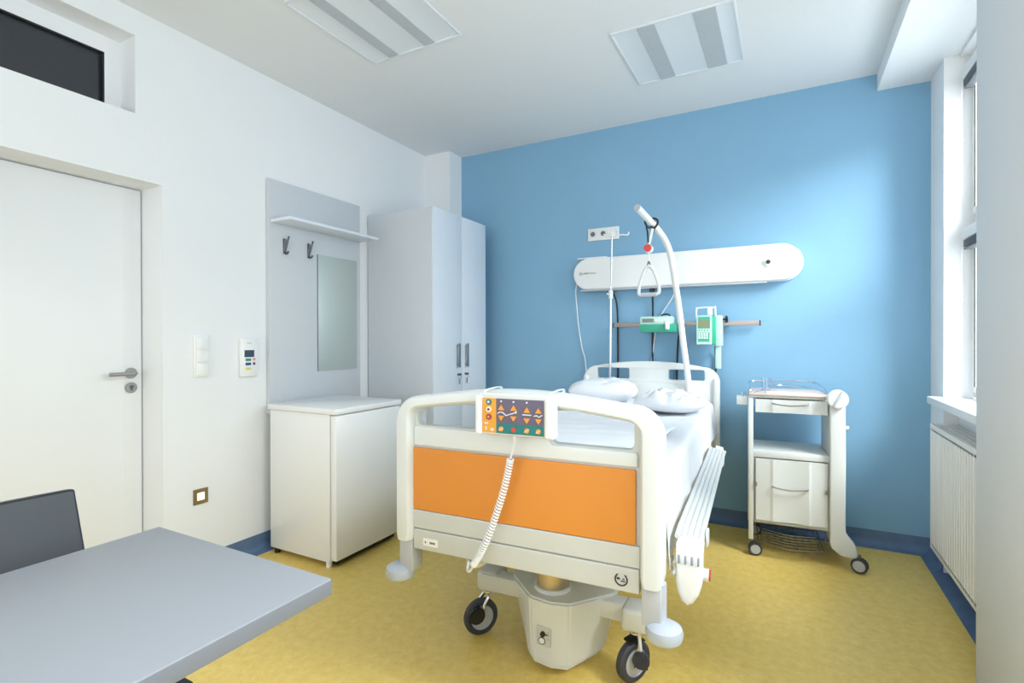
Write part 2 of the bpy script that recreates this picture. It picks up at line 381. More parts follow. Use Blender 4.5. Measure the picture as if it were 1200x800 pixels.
# ------------------------------------------------------------------ wardrobe
t = thing('wardrobe', 'tall two-door grey laminate wardrobe standing by the blue wall', 'wardrobe', (-2.43, 3.207, 0))
x0, x1, y0, y1, H = -.300, .300, -.346, .346, 2.157
b = B()
for q in ((x0, x1-.02, y0, y0+.018, 0, H), (x0, x1-.02, y1-.018, y1, 0, H), (x0, x1-.02, y0+.018, y1-.018, H-.018, H), (x0, x1-.02, y0+.018, y1-.018, .08, .098), (x0, x0+.006, y0+.018, y1-.018, .08, H-.018), (x1-.06, x1-.045, y0+.018, y1-.018, 0, .08)): box(b, *q, bev=.0008)
obj('carcass', b, LAM, t)
for s, (ya, yb) in enumerate(((y0+.001, -.0015), (.0015, y1-.001))):
    dr = quick('door', LAMD, t, (x1-.0195, x1, ya, yb, .085, H-.001), bev=.0012)
    yc = -.062 if s == 0 else .050
    b = B()
    for zz in (1.055, 1.195): cyl(b, (x1-.001, yc, zz), (x1+.018, yc, zz), .005, seg=10)
    box(b, x1+.016, x1+.024, yc-.012, yc+.012, 1.038, 1.212, bev=.002); obj('handle', b, STEEL, dr)
    yl = -.055 if s == 0 else .042
    b = B(); cyl(b, (x1-.001, yl, .985), (x1+.008, yl, .985), .009, seg=14); obj('lock', b, STEEL, dr)
    b = B(); box(b, x1+.008, x1+.022, yl-.002, yl+.003, .978, .992); cyl(b, (x1+.024, yl, .985), (x1+.028, yl, .985), .009, seg=12)
    tube(b, catmull([(x1+.027, yl, .978), (x1+.026, yl+.008, .965), (x1+.020, yl+.012, .955)], 3), .0012, 6)
    box(b, x1+.010, x1+.013, yl+.006, yl+.014, .915, .955, bev=.001); obj('key', b, STEELD, dr)

# ------------------------------------------------------------------ coat panel with shelf, hooks, mirror
t = thing('coat_rack_panel', 'grey wall panel with narrow shelf, two coat hooks and mirror beside the wardrobe', 'coat rack', (XL, 2.385, .80))
L = t.location
quick('panel', LAM, t, (.001, .029, 2.020-L.y, 2.758-L.y, 0, 1.403), bev=.001)
b = B(); box(b, .029, .205, 2.028-L.y, 2.758-L.y, 1.142, 1.160, bev=.001); obj('shelf', b, LAMD, t)
for hy_ in (2.125, 2.305):
    y = hy_-L.y; b = B(); z = 1.025
    tube(b, [(.030, y, z-.045), (.034, y, z-.01), (.040, y, z+.03)], .0065, 10)
    tube(b, catmull([(.032, y, z-.05), (.045, y, z-.02), (.060, y, z+.02), (.072, y, z+.045)], 4), [.006]*8+[.0055]*4+[.0075], 10)
    tube(b, catmull([(.032, y, z-.05), (.045, y, z-.058), (.058, y, z-.056), (.066, y, z-.045)], 4), .0062, 10)
    box(b, .0285, .034, y-.010, y+.010, z-.058, z+.035, bev=.002)
    obj('coat_hook', b, STEELD, t)
m_ = quick('mirror', MIRR, t, (.029, .033, 2.377-L.y, 2.722-L.y, .236, 1.0), bev=.0008)
quick('mirror_edge', STEELD, m_, (.0288, .0332, 2.374-L.y, 2.3772-L.y, .235, 1.001))

# ------------------------------------------------------------------ refrigerator
t = thing('refrigerator', 'low white refrigerator standing in front of the coat panel', 'refrigerator', (-2.41, 2.25, 0))
X0, X1, Y0, Y1 = -.255, .232, -.262, .262
quick('body', ENAM, t, (X0, X1, Y0, Y1, .03, .835), bev=.006)
quick('lid', ENAM, t, (X0-.012, X1+.053, Y0-.008, Y1+.008, .835, .868), bev=.008)
b = B(); box(b, X1+.005, X1+.05, Y0, Y1, .045, .831, bev=.010)
dr = obj('door', b, ENAM, t)
quick('door_seal', GREYM, t, (X1-.001, X1+.007, Y0+.006, Y1-.006, .05, .825))
b = B(); box(b, X1-.02, X1+.02, Y0+.03, Y1-.03, .015, .045); obj('kick_plate', b, BLACK, t)
for x in (X0+.04, X1-.025):
    for y in (Y0+.018, Y1-.03):
        b = B(); cyl(b, (x, y, 0), (x, y, .032), .016, seg=14); obj('foot', b, WHITE if x > 0 else BLACK, t)

# ------------------------------------------------------------------ wall fittings on the left wall
t = thing('light_switch', 'white light switch strip with three rockers beside the door', 'light switch', (XL, 1.629, 1.045))
quick('back_plate', WHITE, t, (0, .011, -.041, .041, 0, .222), bev=.003)
for k in range(3): quick('rocker', WHITE, t, (.0112, .0165, -.031, .036, .010+k*.069, .072+k*.069), bev=.0025)
t = thing('thermostat', 'small white wall controller with dark display and coloured buttons', 'thermostat', (XL, 1.897, 1.031))
quick('housing', WHITE, t, (0, .024, -.054, .054, 0, .222), bev=.007)
quick('display', LCDD, t, (.0235, .0252, -.034, .026, .112, .152))
quick('slot', MARKG, t, (.0236, .0245, -.018, .010, .190, .193))
for (y, z, mm, w_) in ((-.011, .097, LCOL, .017), (.025, .099, LPNK, .009), (-.011, .073, LBLU, .017), (.025, .074, LCDD, .007), (-.011, .047, LYEL, .017)):
    quick('button', mm, t, (.0234, .0262, y-w_, y+w_, z-.0075, z+.0075), bev=.001)
t = thing('night_light', 'small square lit wall light in a brass frame low on the white wall', 'night light', (XL, 1.624, .375))
b = B(); plate(b, [rrect(-.038, .038, 0, .080, .003), rrect(-.020, .020, .020, .060, .002)], .008, .001, Matrix.Translation((.004, 0, 0)) @ Matrix.Rotation(PI/2, 4, 'Z')); obj('frame', b, BRASS, t)
quick('lens', GLOW, t, (.001, .005, -.020, .020, .020, .060))

# ------------------------------------------------------------------ table and chair
t = thing('table', 'square-edged grey laminate table in the left foreground', 'table', (-1.212, .10, 0))
b = B(); box(b, -.335, .335, -.70, .704, .682, .719, bev=.0015); obj('tabletop', b, TABLE, t)
b = B(); box(b, -.3362, .3362, -.7012, .7052, .683, .7155, bev=.001); obj('edge_band', b, TABLEE, t)
for x in (-.05,):
    for y in (-.45, .25):
        b = B(); cyl(b, (x, y, .02), (x, y, .68), .03); obj('column', b, STEELD, t)
        b = B(); box(b, x-.16, x+.16, y-.035, y+.035, 0, .025, bev=.005); obj('foot', b, STEELD, t)
t = thing('chair', 'dark leather chair pushed in at the left side of the table', 'chair', (-1.5, .482, 0))
# backrest: gently curved slab facing +x
b = B(); n = 12; rows = []
for k in range(9):
    z = .40+(.805-.40)*k/8; row = []
    xk = -.235-.125*(k/8)
    for j in range(n+1):
        s = -1+2*j/n; hw = .232-.008*(k/8); row.append(Vector((xk+.018*s*s, .022+s*hw, z)))
    rows.append(row)
vf = [[b.verts.new(p) for p in r] for r in rows]; vb = [[b.verts.new(p+Vector((-.034, 0, -.004))) for p in r] for r in rows]
K = len(rows)
for k in range(K-1):
    for j in range(n):
        b.faces.new((vf[k][j], vf[k][j+1], vf[k+1][j+1], vf[k+1][j])); b.faces.new((vb[k][j], vb[k+1][j], vb[k+1][j+1], vb[k][j+1]))
for j in range(n): b.faces.new((vf[K-1][j], vf[K-1][j+1], vb[K-1][j+1], vb[K-1][j])); b.faces.new((vf[0][j], vb[0][j], vb[0][j+1], vf[0][j+1]))
for k in range(K-1): b.faces.new((vf[k][0], vf[k+1][0], vb[k+1][0], vb[k][0])); b.faces.new((vf[k][n], vb[k][n], vb[k+1][n], vf[k+1][n]))
bmesh.ops.recalc_face_normals(b, faces=b.faces)
o = obj('backrest', b, LEATH, t); md = o.modifiers.new('bevel', 'BEVEL'); md.width = .006; md.segments = 3
quick('seat', LEATH, t, (-.235, .290, -.215, .225, .405, .448), bev=.010)
for sx, sy in ((-.24, -.19), (-.24, .2), (.26, -.19), (.26, .2)):
    b = B(); cyl(b, (sx, sy, 0), (sx, sy, .41), .012); obj('leg', b, CHROME, t)

# ------------------------------------------------------------------ hospital bed (local frame: x across, y from the foot to the head)
TH = math.radians(2.8); B0 = Vector((-.765, 1.436, 0))
RZ = Matrix.Rotation(TH, 4, 'Z')
def W(u, v, z=0): return B0+RZ @ Vector((u, v, z))
bed = thing('hospital_bed', 'white wheeled hospital bed with an orange footboard panel', 'hospital bed', B0, TH)
def rsect(a, c, r, n=4): return rrect(-a/2, a/2, -c/2, c/2, r, n)
def sweep_frame(b, path, widths, depth, yc, r=.018, cham=.028):
    """rounded bar swept along path in the XZ plane; widths in the plane, depth along y"""
    P = [Vector((x, 0, z)) for x, z in path]; n = len(P); rings = []
    for i in range(n):
        d = (P[min(i+1, n-1)]-P[max(i-1, 0)]).normalized(); nn = Vector((d.z, 0, -d.x))
        w_ = widths[i]; rings.append([b.verts.new(P[i]+nn*a+Vector((0, yc+c, 0))) for a, c in ((lambda W2, D2, q, ch: [(W2-.004, D2), (-W2+q, D2), (-W2, D2-q), (-W2, -D2+q), (-W2+q*.3, -D2+q*.3), (-W2+q, -D2), (W2-ch*.45, -D2), (W2-ch*.2, -D2+ch*.25), (W2, -D2+ch), (W2, D2-.004)])(w_/2, depth/2, min(r, w_*.45), cham))])
    k = len(rings[0])
    for A, C in zip(rings, rings[1:]):
        for j in range(k): b.faces.new((A[j], A[(j+1) % k], C[(j+1) % k], C[j]))
    b.faces.new(rings[0]); b.faces.new(rings[-1][::-1])
def ushape(hw, z0, zc, zt, rc, wp, wt, n=8):
    path = [(-hw, z0), (-hw, z0+.02)]; wd = [wp*.85, wp]
    for i in range(1, 6): path.append((-hw, z0+.02+(zc-rc-z0-.02)*i/5)); wd.append(wp)
    for k in range(1, n+1):
        a = PI-PI/2*k/n; path.append((-hw+rc+rc*math.cos(a), zc-rc+rc*math.sin(a))); wd.append(wp+(wt-wp)*k/n)
    m_ = len(path)
    for k in range(1, 13):
        s = k/12; x = (-hw+rc)*(1-s); path.append((x, zc+(zt-zc)*math.sin(s*PI/2))); wd.append(wt)
    p2 = [(-x, z) for x, z in path[:-1]][::-1]; return path+p2, wd+wd[:-1][::-1]
# --- footboard
b = B(); p_, w_ = ushape(.428, .533, 1.022, 1.054, .066, .064, .044)
sweep_frame(b, p_, w_, .105, .052, .016); fb = obj('footboard', b, BEDW, bed)
b = B()
plate(b, [rrect(-.402, .402, .520, 1.028, .03), rrect(-.388, -.145, .940, 1.026, .022), rrect(.118, .378, .916, 1.020, .022)], .036, .006, Matrix.Translation((0, .050, 0)))
obj('inner_panel', b, BEDG, fb)
b = B(); plate(b, [[(-.393, .935), (-.396, .925), (-.396, .868), (.390, .868), (.390, .905), (.385, .912), (.125, .912), (.105, .935)]], .016, .006, Matrix.Translation((0, .030, 0))); obj('grip_rim', b, BEDW, fb)
b = B(); plate(b, [rrect(-.398, .384, .643, .861, .004)], .012, .002, Matrix.Translation((0, .0285, 0))); obj('orange_panel', b, ORANGE, fb)
b = B(); plate(b, [rrect(-.398, .396, .578, .641, .003)], .014, .003, Matrix.Translation((0, .029, 0))); obj('lower_band', b, BEDG, fb)
b = B(); plate(b, [rrect(-.398, .394, .503, .574, .004)], .030, .004, Matrix.Translation((0, .037, 0))); lb = obj('base_rail', b, BEDG, bed)
lx, lz, ly = -.325, .534, .0218
b = B(); plate(b, [rrect(lx-.030, lx+.030, lz-.013, lz+.013, .002)], .0015, 0, Matrix.Translation((0, ly-.0005, 0))); nl = obj('name_label', b, WHITE, lb)
b = B()
for k, (a, c) in enumerate(((-.022, -.018), (-.002, .002), (.004, .008), (.010, .013), (.015, .019))): plate(b, [rrect(lx+a, lx+c, lz-.004, lz+.003, .0005, 1)], .001, 0, Matrix.Translation((0, ly-.0015, 0)))
obj('label_marks', b, MARKD, lb)
# round mark: open ring with a line
b = B(); cx, cz = .342, .538
tube(b, [(cx+.0175*math.cos(a), ly-.0005, cz+.0175*math.sin(a)) for a in [math.radians(125+290*k/24) for k in range(25)]], .0022, 8)
obj('round_mark', b, MARKD, lb)
b = B(); plate(b, [rrect(cx-.013, cx-.004, cz-.001, cz+.005, .001, 1)], .001, 0, Matrix.Translation((0, ly-.0008, 0))); plate(b, [rrect(cx-.002, cx+.012, cz-.006, cz-.003, .001, 1)], .001, 0, Matrix.Translation((0, ly-.0008, 0)));  plate(b, [rrect(cx+.003, cx+.010, cz+.001, cz+.004, .001, 1)], .001, 0, Matrix.Translation((0, ly-.0008, 0)))
obj('round_mark_lines', b, MARKD, lb)
for s in (-1, 1):
    b = B(); box(b, s*.428-.028, s*.428+.028, .018, .085, .418, .535, bev=.006); cyl(b, (s*.440, .055, .425), (s*.440, .055, .535), .026); lg = obj('corner_post', b, GREYM, bed)
    b = B(); lathe(b, [(0, -.028), (.035, -.027), (.049, -.017), (.053, 0), (.049, .015), (.035, .024), (.02, .028), (0, .028)], M=Matrix.Translation((s*.462, .032, .408))); obj('bumper_wheel', b, BUMPM, lg)
# --- headboard
HV = 2.13; hc = .036
p_ = [(-.457, .54)]+[(-.457+.10*(1-math.cos(a)), .955+.10*math.sin(a)) for a in [PI/2*k/8 for k in range(9)]]
p_ += [(-.357+.714*k/14, 1.055+.035*math.sin(PI*k/14)**.8) for k in range(1, 14)]
p_ += [(.357+.10*math.sin(a), .955+.10*math.cos(a)) for a in [PI/2*k/8 for k in range(9)]]+[(.457, .54)]
slots = [rrect(-.319, -.093, .967, 1.040, .012), rrect(.172, .400, .967, 1.036, .012)]
b = B(); plate(b, [[(x+hc, z) for x, z in p_][::-1]]+slots, .044, .006, Matrix.Translation((0, HV, 0))); hb = obj('headboard', b, BEDW, bed)
for sx in (-1, 1):
    b = B(); box(b, hc+sx*.437-.019, hc+sx*.437+.019, HV-.040, HV+.030, .545, .985, bev=.012, seg=3); obj('edge_post', b, BEDW, hb)
b = B(); box(b, hc-.40, hc+.40, HV-.026, HV-.018, .58, .94, bev=.003); obj('inner_panel', b, BEDW, hb)
# --- mattress platform
b = B()
for s in (-1, 1): box(b, s*.40-.018, s*.40+.018, .09, 2.10, .545, .600, bev=.004)
for v in (.12, .62, 1.1, 1.6, 2.06): box(b, -.40, .40, v-.02, v+.02, .555, .60, bev=.003)
dk = obj('bed_deck', b, BEDG, bed)
b = B()
for i in range(4): box(b, -.42, .42, .10+i*.5, .585+i*.5, .60, .618, bev=.006)
obj('deck_panel', b, BEDG, dk)
b = B(); box(b, -.43, .43, .095, 2.085, .640, .822, bev=.03, seg=4); mt = obj('mattress', b, SHEET, bed)
b = B(); box(b, -.42, .42, .1, 2.08, .618, .642); obj('mattress_base_cover', b, GREYM, mt)
# lifting columns and their shrouds
for v, k in ((.395, 0), (1.70, 1)):
    b = B(); cyl(b, (-.012, v, .25), (-.012, v, .56), .062, seg=32); cl = obj('lifting_column', b, mat('column_metal', (196, 180, 150), .3, .7) if k == 0 else MATS['column_metal'], bed)
    b = B(); cyl(b, (-.012, v, .280), (-.012, v, .296), .072, seg=32, bev=.003); obj('column_collar', b, WHITE, bed)
    b = B(); f = 1 if k == 0 else -1
    fr = .283-.395
    base = [(-.088, fr+.045), (-.060, fr+.014), (.020, fr), (.085, fr+.016), (.165, fr+.17), (.165, .11), (-.165, .11), (-.145, fr+.15)]
    top = [(-.096, fr+.035), (-.066, fr+.006), (.020, fr-.008), (.092, fr+.008), (.222, fr+.16), (.222, .13), (-.222, .13), (-.200, fr+.14)]
    P0 = [(x+.0, v+y*f) for x, y in base]; P1 = [(x, v+y*f) for x, y in top]
    if f < 0: P0 = P0[::-1]; P1 = P1[::-1]
    prism(b, P0, .045, .283, P1, bev=.008)
    prism(b, [(x*.9, v+(y-v)*.92) for x, y in P0], .034, .050)
    hs = obj('column_housing', b, BEDW, bed)
    if k == 0:
        yy = v+fr-.0035; ax = -.008
        b = B(); plate(b, [rrect(ax-.028, ax+.030, .115, .185, .004)], .0012, 0, Matrix.Translation((0, yy+.0005, 0)) @ Matrix.Rotation(-.12, 4, 'Z')); lbp = obj('socket_label', b, BEDG, hs)
        b = B(); cyl(b, (ax, yy+.002, .160), (ax, yy-.006, .160), .0095, seg=16); box(b, ax, ax+.019, yy-.003, yy, .158, .161); obj('key_knob', b, BLACK, hs)
        b = B(); tube(b, [(ax-.004+.0125*math.cos(2*PI*q/24), yy-.0015, .134+.0125*math.sin(2*PI*q/24)) for q in range(24)], .0014, 6, closed=True); obj('socket_ring', b, MARKD, hs)
        b = B(); cyl(b, (ax-.004, yy+.002, .134), (ax-.004, yy-.002, .134), .011, seg=18); obj('socket_cap', b, WHITE, hs)
        b = B()
        for z in (.170, .158, .144): tube(b, [(ax+.024+.0035*math.cos(2*PI*q/12), yy-.0012, z+.004*math.sin(2*PI*q/12)) for q in range(12)], .0009, 5, closed=True)
        obj('socket_marks', b, MARKD, hs)
    else:
        pass
# chassis
b = B()
for s in (-1, 1): box(b, s*.13-.03, s*.13+.03, .50, 1.62, .17, .235, bev=.006)
for v in (.43, 1.72): box(b, -.335, .320, v-.035, v+.035, .205, .272, bev=.008)
obj('chassis', b, BEDG, bed)
for x, v in ((-.300, .455), (.315, .41), (-.31, 1.77), (.315, 1.75)):
    b = B(); box(b, x-.055, x+.042, v-.055, v+.055, .195, .278, bev=.016, seg=3); obj('caster_housing', b, BEDG, bed)
def caster(x, v, ang, flip=1, tr=.015, guard=True):
    rt = bpy.data.objects.new('caster', None); COL.objects.link(rt); rt.parent = bed; rt.empty_display_size = .03; rt.location = (x, v, .075); rt.rotation_euler = (0, 0, ang)
    b = B(); lathe(b, [(.050, -.017), (.066, -.017), (.074, -.010), (.075, 0), (.074, .010), (.066, .017), (.050, .017)], 36, Matrix.Rotation(PI/2, 4, 'Y')); obj('tyre', b, RUBBER, rt)
    b = B(); lathe(b, [(0, -.013), (.02, -.015), (.050, -.012), (.0525, -.016), (.0525, .016), (.050, .012), (.02, .015), (0, .013)], 36, Matrix.Rotation(PI/2, 4, 'Y')); obj('wheel_disc', b, GREYM, rt)
    b = B(); tube(b, catmull([(-.026*flip, 0, 0), (-.027*flip, .002, .05), (-.020*flip, tr*.8, .088), (0, tr, .100)], 4), .008, 8); tube(b, catmull([(.026*flip, 0, 0), (.027*flip, .002, .05), (.020*flip, tr*.8, .088), (0, tr, .100)], 4), .006, 8)
    cyl(b, (-.03, 0, 0), (.03, 0, 0), .006, seg=10); cyl(b, (0, tr, .092), (0, tr, .125), .014, seg=14); cyl(b, (0, tr, .098), (0, tr, .104), .024, seg=16); obj('fork', b, CHROME, rt)
    b = B(); n = 18; rr = .080
    if guard: tube(b, [(0, rr*math.sin(a), rr*math.cos(a)) for a in [math.radians(-20+50*k/n) for k in range(n+1)]], .005, 6, sect=[(-.020, -.003), (.020, -.003), (.020, .003), (-.020, .003)]); obj('mudguard', b, BLACK, rt)
    else: b.free()
    return rt
c1 = caster(-.350, .430, math.radians(-38), tr=.035, guard=False)
b = B(); cyl(b, (.022, -.030, .022), (.042, -.030, .022), .034, seg=24, bev=.004); obj('brake_pedal', b, BLACK, c1)
c2 = caster(.296, .400, math.radians(-34))
b = B(); cyl(b, (.046, .006, .020), (.022, .006, .020), .030, seg=24, bev=.005)
for k in range(-2, 3): box(b, .044, .050, .006+k*.011-.002, .006+k*.011+.002, -.002, .042)
bmesh.ops.transform(b, matrix=Matrix.Translation((.040, .0, 0)) @ Matrix.Rotation(math.radians(-48), 4, 'Z') @ Matrix.Translation((-.034, -.006, 0)), verts=b.verts)
obj('brake_pedal', b, RUBBER, c2)
b = B(); tube(b, [(.034, .006, .03), (.028, .0, .13)], .006, 8); obj('brake_rod', b, BEDW, c2)
caster(-.35, 1.75, math.radians(20)); caster(.30, 1.75, math.radians(-25))
# --- fold-down side rails
def side_rail(s, v0, v1):
    b = B(); uc = .522*s
    for k in range(5):
        u = (.482+k*.0165)*s; zt = .648-.0035*k
        tube(b, [(u, v0+.05, zt-.008), (u, v0+.12, zt), (u, v1-.05, zt), (u, v1, zt-.01)], .0087, 8)
    rl = obj('side_rail', b, BEDW, bed)
    b = B(); prism(b, [(uc-.036, v0-.02), (uc+.036, v0-.02), (uc+.036, v0+.045), (uc-.036, v0+.045)], .580, .640, [(uc-.038, v0), (uc+.038, v0), (uc+.038, v0+.06), (uc-.038, v0+.06)], bev=.006)
    plate(b, [[(uc-.036, .592), (uc-.038, .53), (uc-.032, .500), (uc-.020, .474), (uc-.004, .464), (uc+.012, .472), (uc+.028, .500), (uc+.036, .53), (uc+.036, .592)]], .085, .016, Matrix.Translation((0, v0+.02, 0)))
    obj('end_cap', b, WHITE, rl)
    b = B()
    for k in range(4): u = uc-.027+k*.018; box(b, u-.0028, u+.0028, v0-.0275, v0-.018, .588, .612, bev=.001)
    obj('cap_slots', b, MARKG, rl)
    b = B(); plate(b, [[(uc-.024, .60), (uc-.022, .55), (uc, .53), (uc+.022, .55), (uc+.026, .60), (uc+.018, .646), (uc-.018, .654)]], .05, .010, Matrix.Translation((0, v1, 0))); obj('end_cap', b, WHITE, rl)
    for v in (v0+.25, (v0+v1)/2, v1-.2):
        b = B(); tube(b, catmull([(uc-.02*s, v, .625), (uc-.05*s, v+.02, .585), (.40*s, v+.03, .575)], 4), .009, 8)
        obj('rail_arm', b, STEEL, rl)
    b = B(); cyl(b, (uc+.036*s, v0+.055, .535), (uc+.050*s, v0+.055, .535), .018, seg=16); kn = obj('release_knob', b, WHITE, rl)
    b = B(); cyl(b, (uc+.050*s, v0+.055, .535), (uc+.054*s, v0+.055, .535), .017, seg=16); obj('knob_face', b, REDP, rl)
    b = B(); box(b, min(uc+.036*s, uc+.044*s), max(uc+.036*s, uc+.044*s), v0+.10, v0+.15, .60, .645, bev=.003); obj('rail_bracket', b, WHITE, rl)
side_rail(1, .11, 1.56); side_rail(-1, .42, 1.56)
for z in (.50, .535):
    b = B(); tube(b, catmull([(.40, .30, z+.03), (.455, .26, z), (.46, .20, z)], 4), .006, 8); obj('rail_hinge', b, WHITE, bed)
b = B(); tube(b, catmull([(-.12, .06, .50), (-.16, .05, .475), (-.19, .06, .485), (-.20, .10, .52)], 5), .010, 8); obj('cord_hook', b, BEDG, bed)

# --- bed sheet draped over the mattress
def sheet():
    b = B(); nv, prof = 90, []
    NU = 76
    rows = []
    for i in range(nv+1):
        v = .088+(2.092-.088)*i/nv; row = []
        hemR = .560+.03*noise.noise(Vector((v*2.2, 1, 0)))-.02*math.sin(v*2.4)+(.05 if v > 1.5 else 0)*(v-1.5)/.5
        hemL = .575+.02*noise.noise(Vector((v*2.2, 5, 0)))
        for j in range(NU+1):
            s = j/NU*2-1
            a = abs(s); sg = 1 if s > 0 else -1; hem = hemR if s > 0 else hemL
            if a < .66:
                u = sg*.425*a/.66; z = .828
                z += .010*noise.noise(Vector((u*5, v*5, 3)))+.005*noise.noise(Vector((u*14, v*9, 8)))
            elif a < .74:
                t_ = (a-.66)/.08; an = t_*PI/2; u = sg*(.425+.028*math.sin(an)); z = .828-.028*(1-math.cos(an))
            else:
                t_ = (a-.74)/.26; z = .80+(hem-.80)*t_
                wv = .5+.5*math.sin(v*13+2.5*noise.noise(Vector((v*3, sg, 0)))*2)
                u = sg*(.453+t_*(.004+.020*wv*(1 if s > 0 else .5)))
                v_ = v
            row.append(b.verts.new((u, v, z)))
        rows.append(row)
    for A, C in zip(rows, rows[1:]):
        for j in range(NU): b.faces.new((A[j], A[j+1], C[j+1], C[j]))
    bmesh.ops.recalc_face_normals(b, faces=b.faces)
    o = obj('bed_sheet', b, SHEET, None, loc=B0, rot=(0, 0, TH), smooth=80, recalc=False)
    md = o.modifiers.new('cloth', 'SOLIDIFY'); md.thickness = .003; md.offset = 1
    return o
tag(sheet(), 'plain white sheet draped over the bed mattress', 'bed sheet')
def soft(name, u, v, z, rz, lx, ly, lz, seed, amp, label, cat, tilt=0, group=None):
    b = B(); t = bmesh.new(); bmesh.ops.create_cube(t, size=2); bmesh.ops.subdivide_edges(t, edges=t.edges[:], cuts=26, use_grid_fill=True)
    for vt in t.verts:
        x, y, q = vt.co
        e = (1-abs(x)**3.6)*(1-abs(y)**3.6); e = max(e, 0)**.6
        px = x*(1-.16*y*y); py = y*(1-.16*x*x)
        zz = q*lz*(.10+.90*e)
        w_ = amp*(noise.noise(Vector((x*2.2, y*2.2, seed+q)))+.6*noise.noise(Vector((x*5, y*5, seed*2+q)))+.35*abs(noise.noise(Vector((x*9, y*7, seed)))))
        if q < 0: w_ *= .25
        vt.co = Vector((px*lx, py*ly, zz+w_*e*(1 if q > 0 else .3)))
    merge(b, t)
    lo = min(vt.co.z for vt in b.verts); bmesh.ops.translate(b, verts=b.verts, vec=(0, 0, -lo))
    o = obj(name, b, SHEET, None, loc=W(u, v, z), rot=(tilt, 0, TH+rz), smooth=80)
    return tag(o, label, cat, group)
soft('pillow', -.205, 1.84, .838, .05, .22, .19, .068, 3, .014, 'smooth plump white pillow on the left at the head of the bed', 'pillow')
soft('pillow', .270, 1.52, .838, -.16, .185, .20, .048, 9, .045, 'crumpled white pillow on the right at the head of the bed', 'pillow')
b = B(); t_ = bmesh.new(); bmesh.ops.create_grid(t_, x_segments=40, y_segments=30, size=1)
for vt in t_.verts:
    x, y = vt.co.x, vt.co.y; vt.co = Vector((x*.37, y*.30, .006+.012*max(0, 1-abs(y)**6)+.006*noise.noise(Vector((x*4, y*5, 2)))+.003*noise.noise(Vector((x*9, y*12, 4)))))
merge(b, t_); o = obj('folded_blanket', b, SHEET, None, loc=W(.0, .62, .836), rot=(0, 0, TH-.04), smooth=80, recalc=False); md = o.modifiers.new('s', 'SOLIDIFY'); md.thickness = .006; md.offset = 1
tag(o, 'flat folded white blanket lying across the foot half of the bed', 'blanket')

# ------------------------------------------------------------------ controller on the footboard
t = thing('bed_controller', 'handheld bed control panel with orange, violet and teal keypad hooked on the footboard', 'bed controller', W(.028, -.018, .944), TH)
def pl(loops, yc, th, bev=0): 
    b = B(); plate(b, loops, th, bev, Matrix.Translation((0, yc, 0))); return b
obj('housing', pl([rrect(-.130, .122, -.003, .128, .006)], 0, .034, .006), BEDW, t)
obj('side_grip', pl([rrect(-.138, -.116, -.004, .120, .006)], -.004, .042, .006), WHITE, t); obj('side_grip', pl([rrect(.098, .128, -.004, .120, .008)], -.004, .042, .008), WHITE, t)
kx0, kx1, kz0, kz1 = -.114, .095, .004, .112
kxs = lambda x: -.114+(x+.101)/.197*.209
kzs = lambda z: .004+(z-.008)/.092*.108
def kr(x0, x1, z0, z1, r=.001): return rrect(kxs(x0), kxs(x1), kzs(z0), kzs(z1), r)
obj('keypad_strip', pl([kr(-.101, -.055, .008, .100)], -.0175, .003), YELO, t, label='orange keypad strip')
obj('keypad_strip', pl([kr(-.055, .096, .034, .100)], -.0175, .003), PURP, t, label='violet keypad field')
obj('keypad_strip', pl([kr(-.055, .096, .008, .0339)], -.0175, .003), TEAL, t, label='teal keypad strip')
def disc(x, z, r, m, y=-.0205, n=16, nm='button'): obj(nm, pl([[(kxs(x)+r*math.cos(2*PI*k/n), kzs(z)+r*math.sin(2*PI*k/n)) for k in range(n)]], y, .003), m, t)
cxs = [-.038, .002, .044, .080]
for i, x in enumerate(cxs):
    for up_ in (1, -1):
        zc = .076 if up_ > 0 else .049
        if i > 1: zc -= .003
        obj('button', pl([[(kxs(x)-.0105, kzs(zc)-.007*up_), (kxs(x)+.0105, kzs(zc)-.007*up_), (kxs(x), kzs(zc)+.009*up_)]], -.0203, .003), BTNO, t, label='orange triangular button')
    disc(x, .020, .0078, BTNR if i == 1 else BTNO)
    if i < 3: disc(x, .093, .0027, MARKW, nm='lamp')
for z, m_ in ((.090, BTNT), (.070, BTNC), (.050, BTNM)): disc(-.079, z, .0092, m_)
for z, m_ in ((.090, BTNC), (.070, MARKD), (.050, BTNO)): disc(-.079, z, .0036, m_, y=-.0225, nm='symbol')
b = pl([kr(-.094, -.082, .030, .035)], -.0195, .001)
plate(b, [kr(-.091, -.087, .014, .024)], .001, 0, Matrix.Translation((0, -.0195, 0))); plate(b, [kr(-.074, -.063, .013, .020)], .001, 0, Matrix.Translation((0, -.0195, 0))); obj('symbol', b, BTNC, t)
b = B()
for i, (x, z) in enumerate(((-.038, .020), (.044, .020), (.080, .020))):
    tube(b, [(kxs(x)-.008, -.0225, kzs(z)-.005), (kxs(x), -.0225, kzs(z)), (kxs(x)+.008, -.0225, kzs(z)+.005)], .0010, 6)
for P in ([(-.050, .060), (-.044, .064), (-.034, .064), (-.022, .056), (-.010, .060), (.008, .065)], [(.030, .061), (.058, .061)], [(.066, .059), (.074, .061), (.081, .057), (.092, .063)]):
    tube(b, [(kxs(x), -.0198, kzs(z)) for x, z in P], .0019, 6)
cyl(b, (kxs(.009), -.019, kzs(.066)), (kxs(.009), -.0215, kzs(.066)), .0035, seg=10)
obj('symbol', b, MARKW, t)
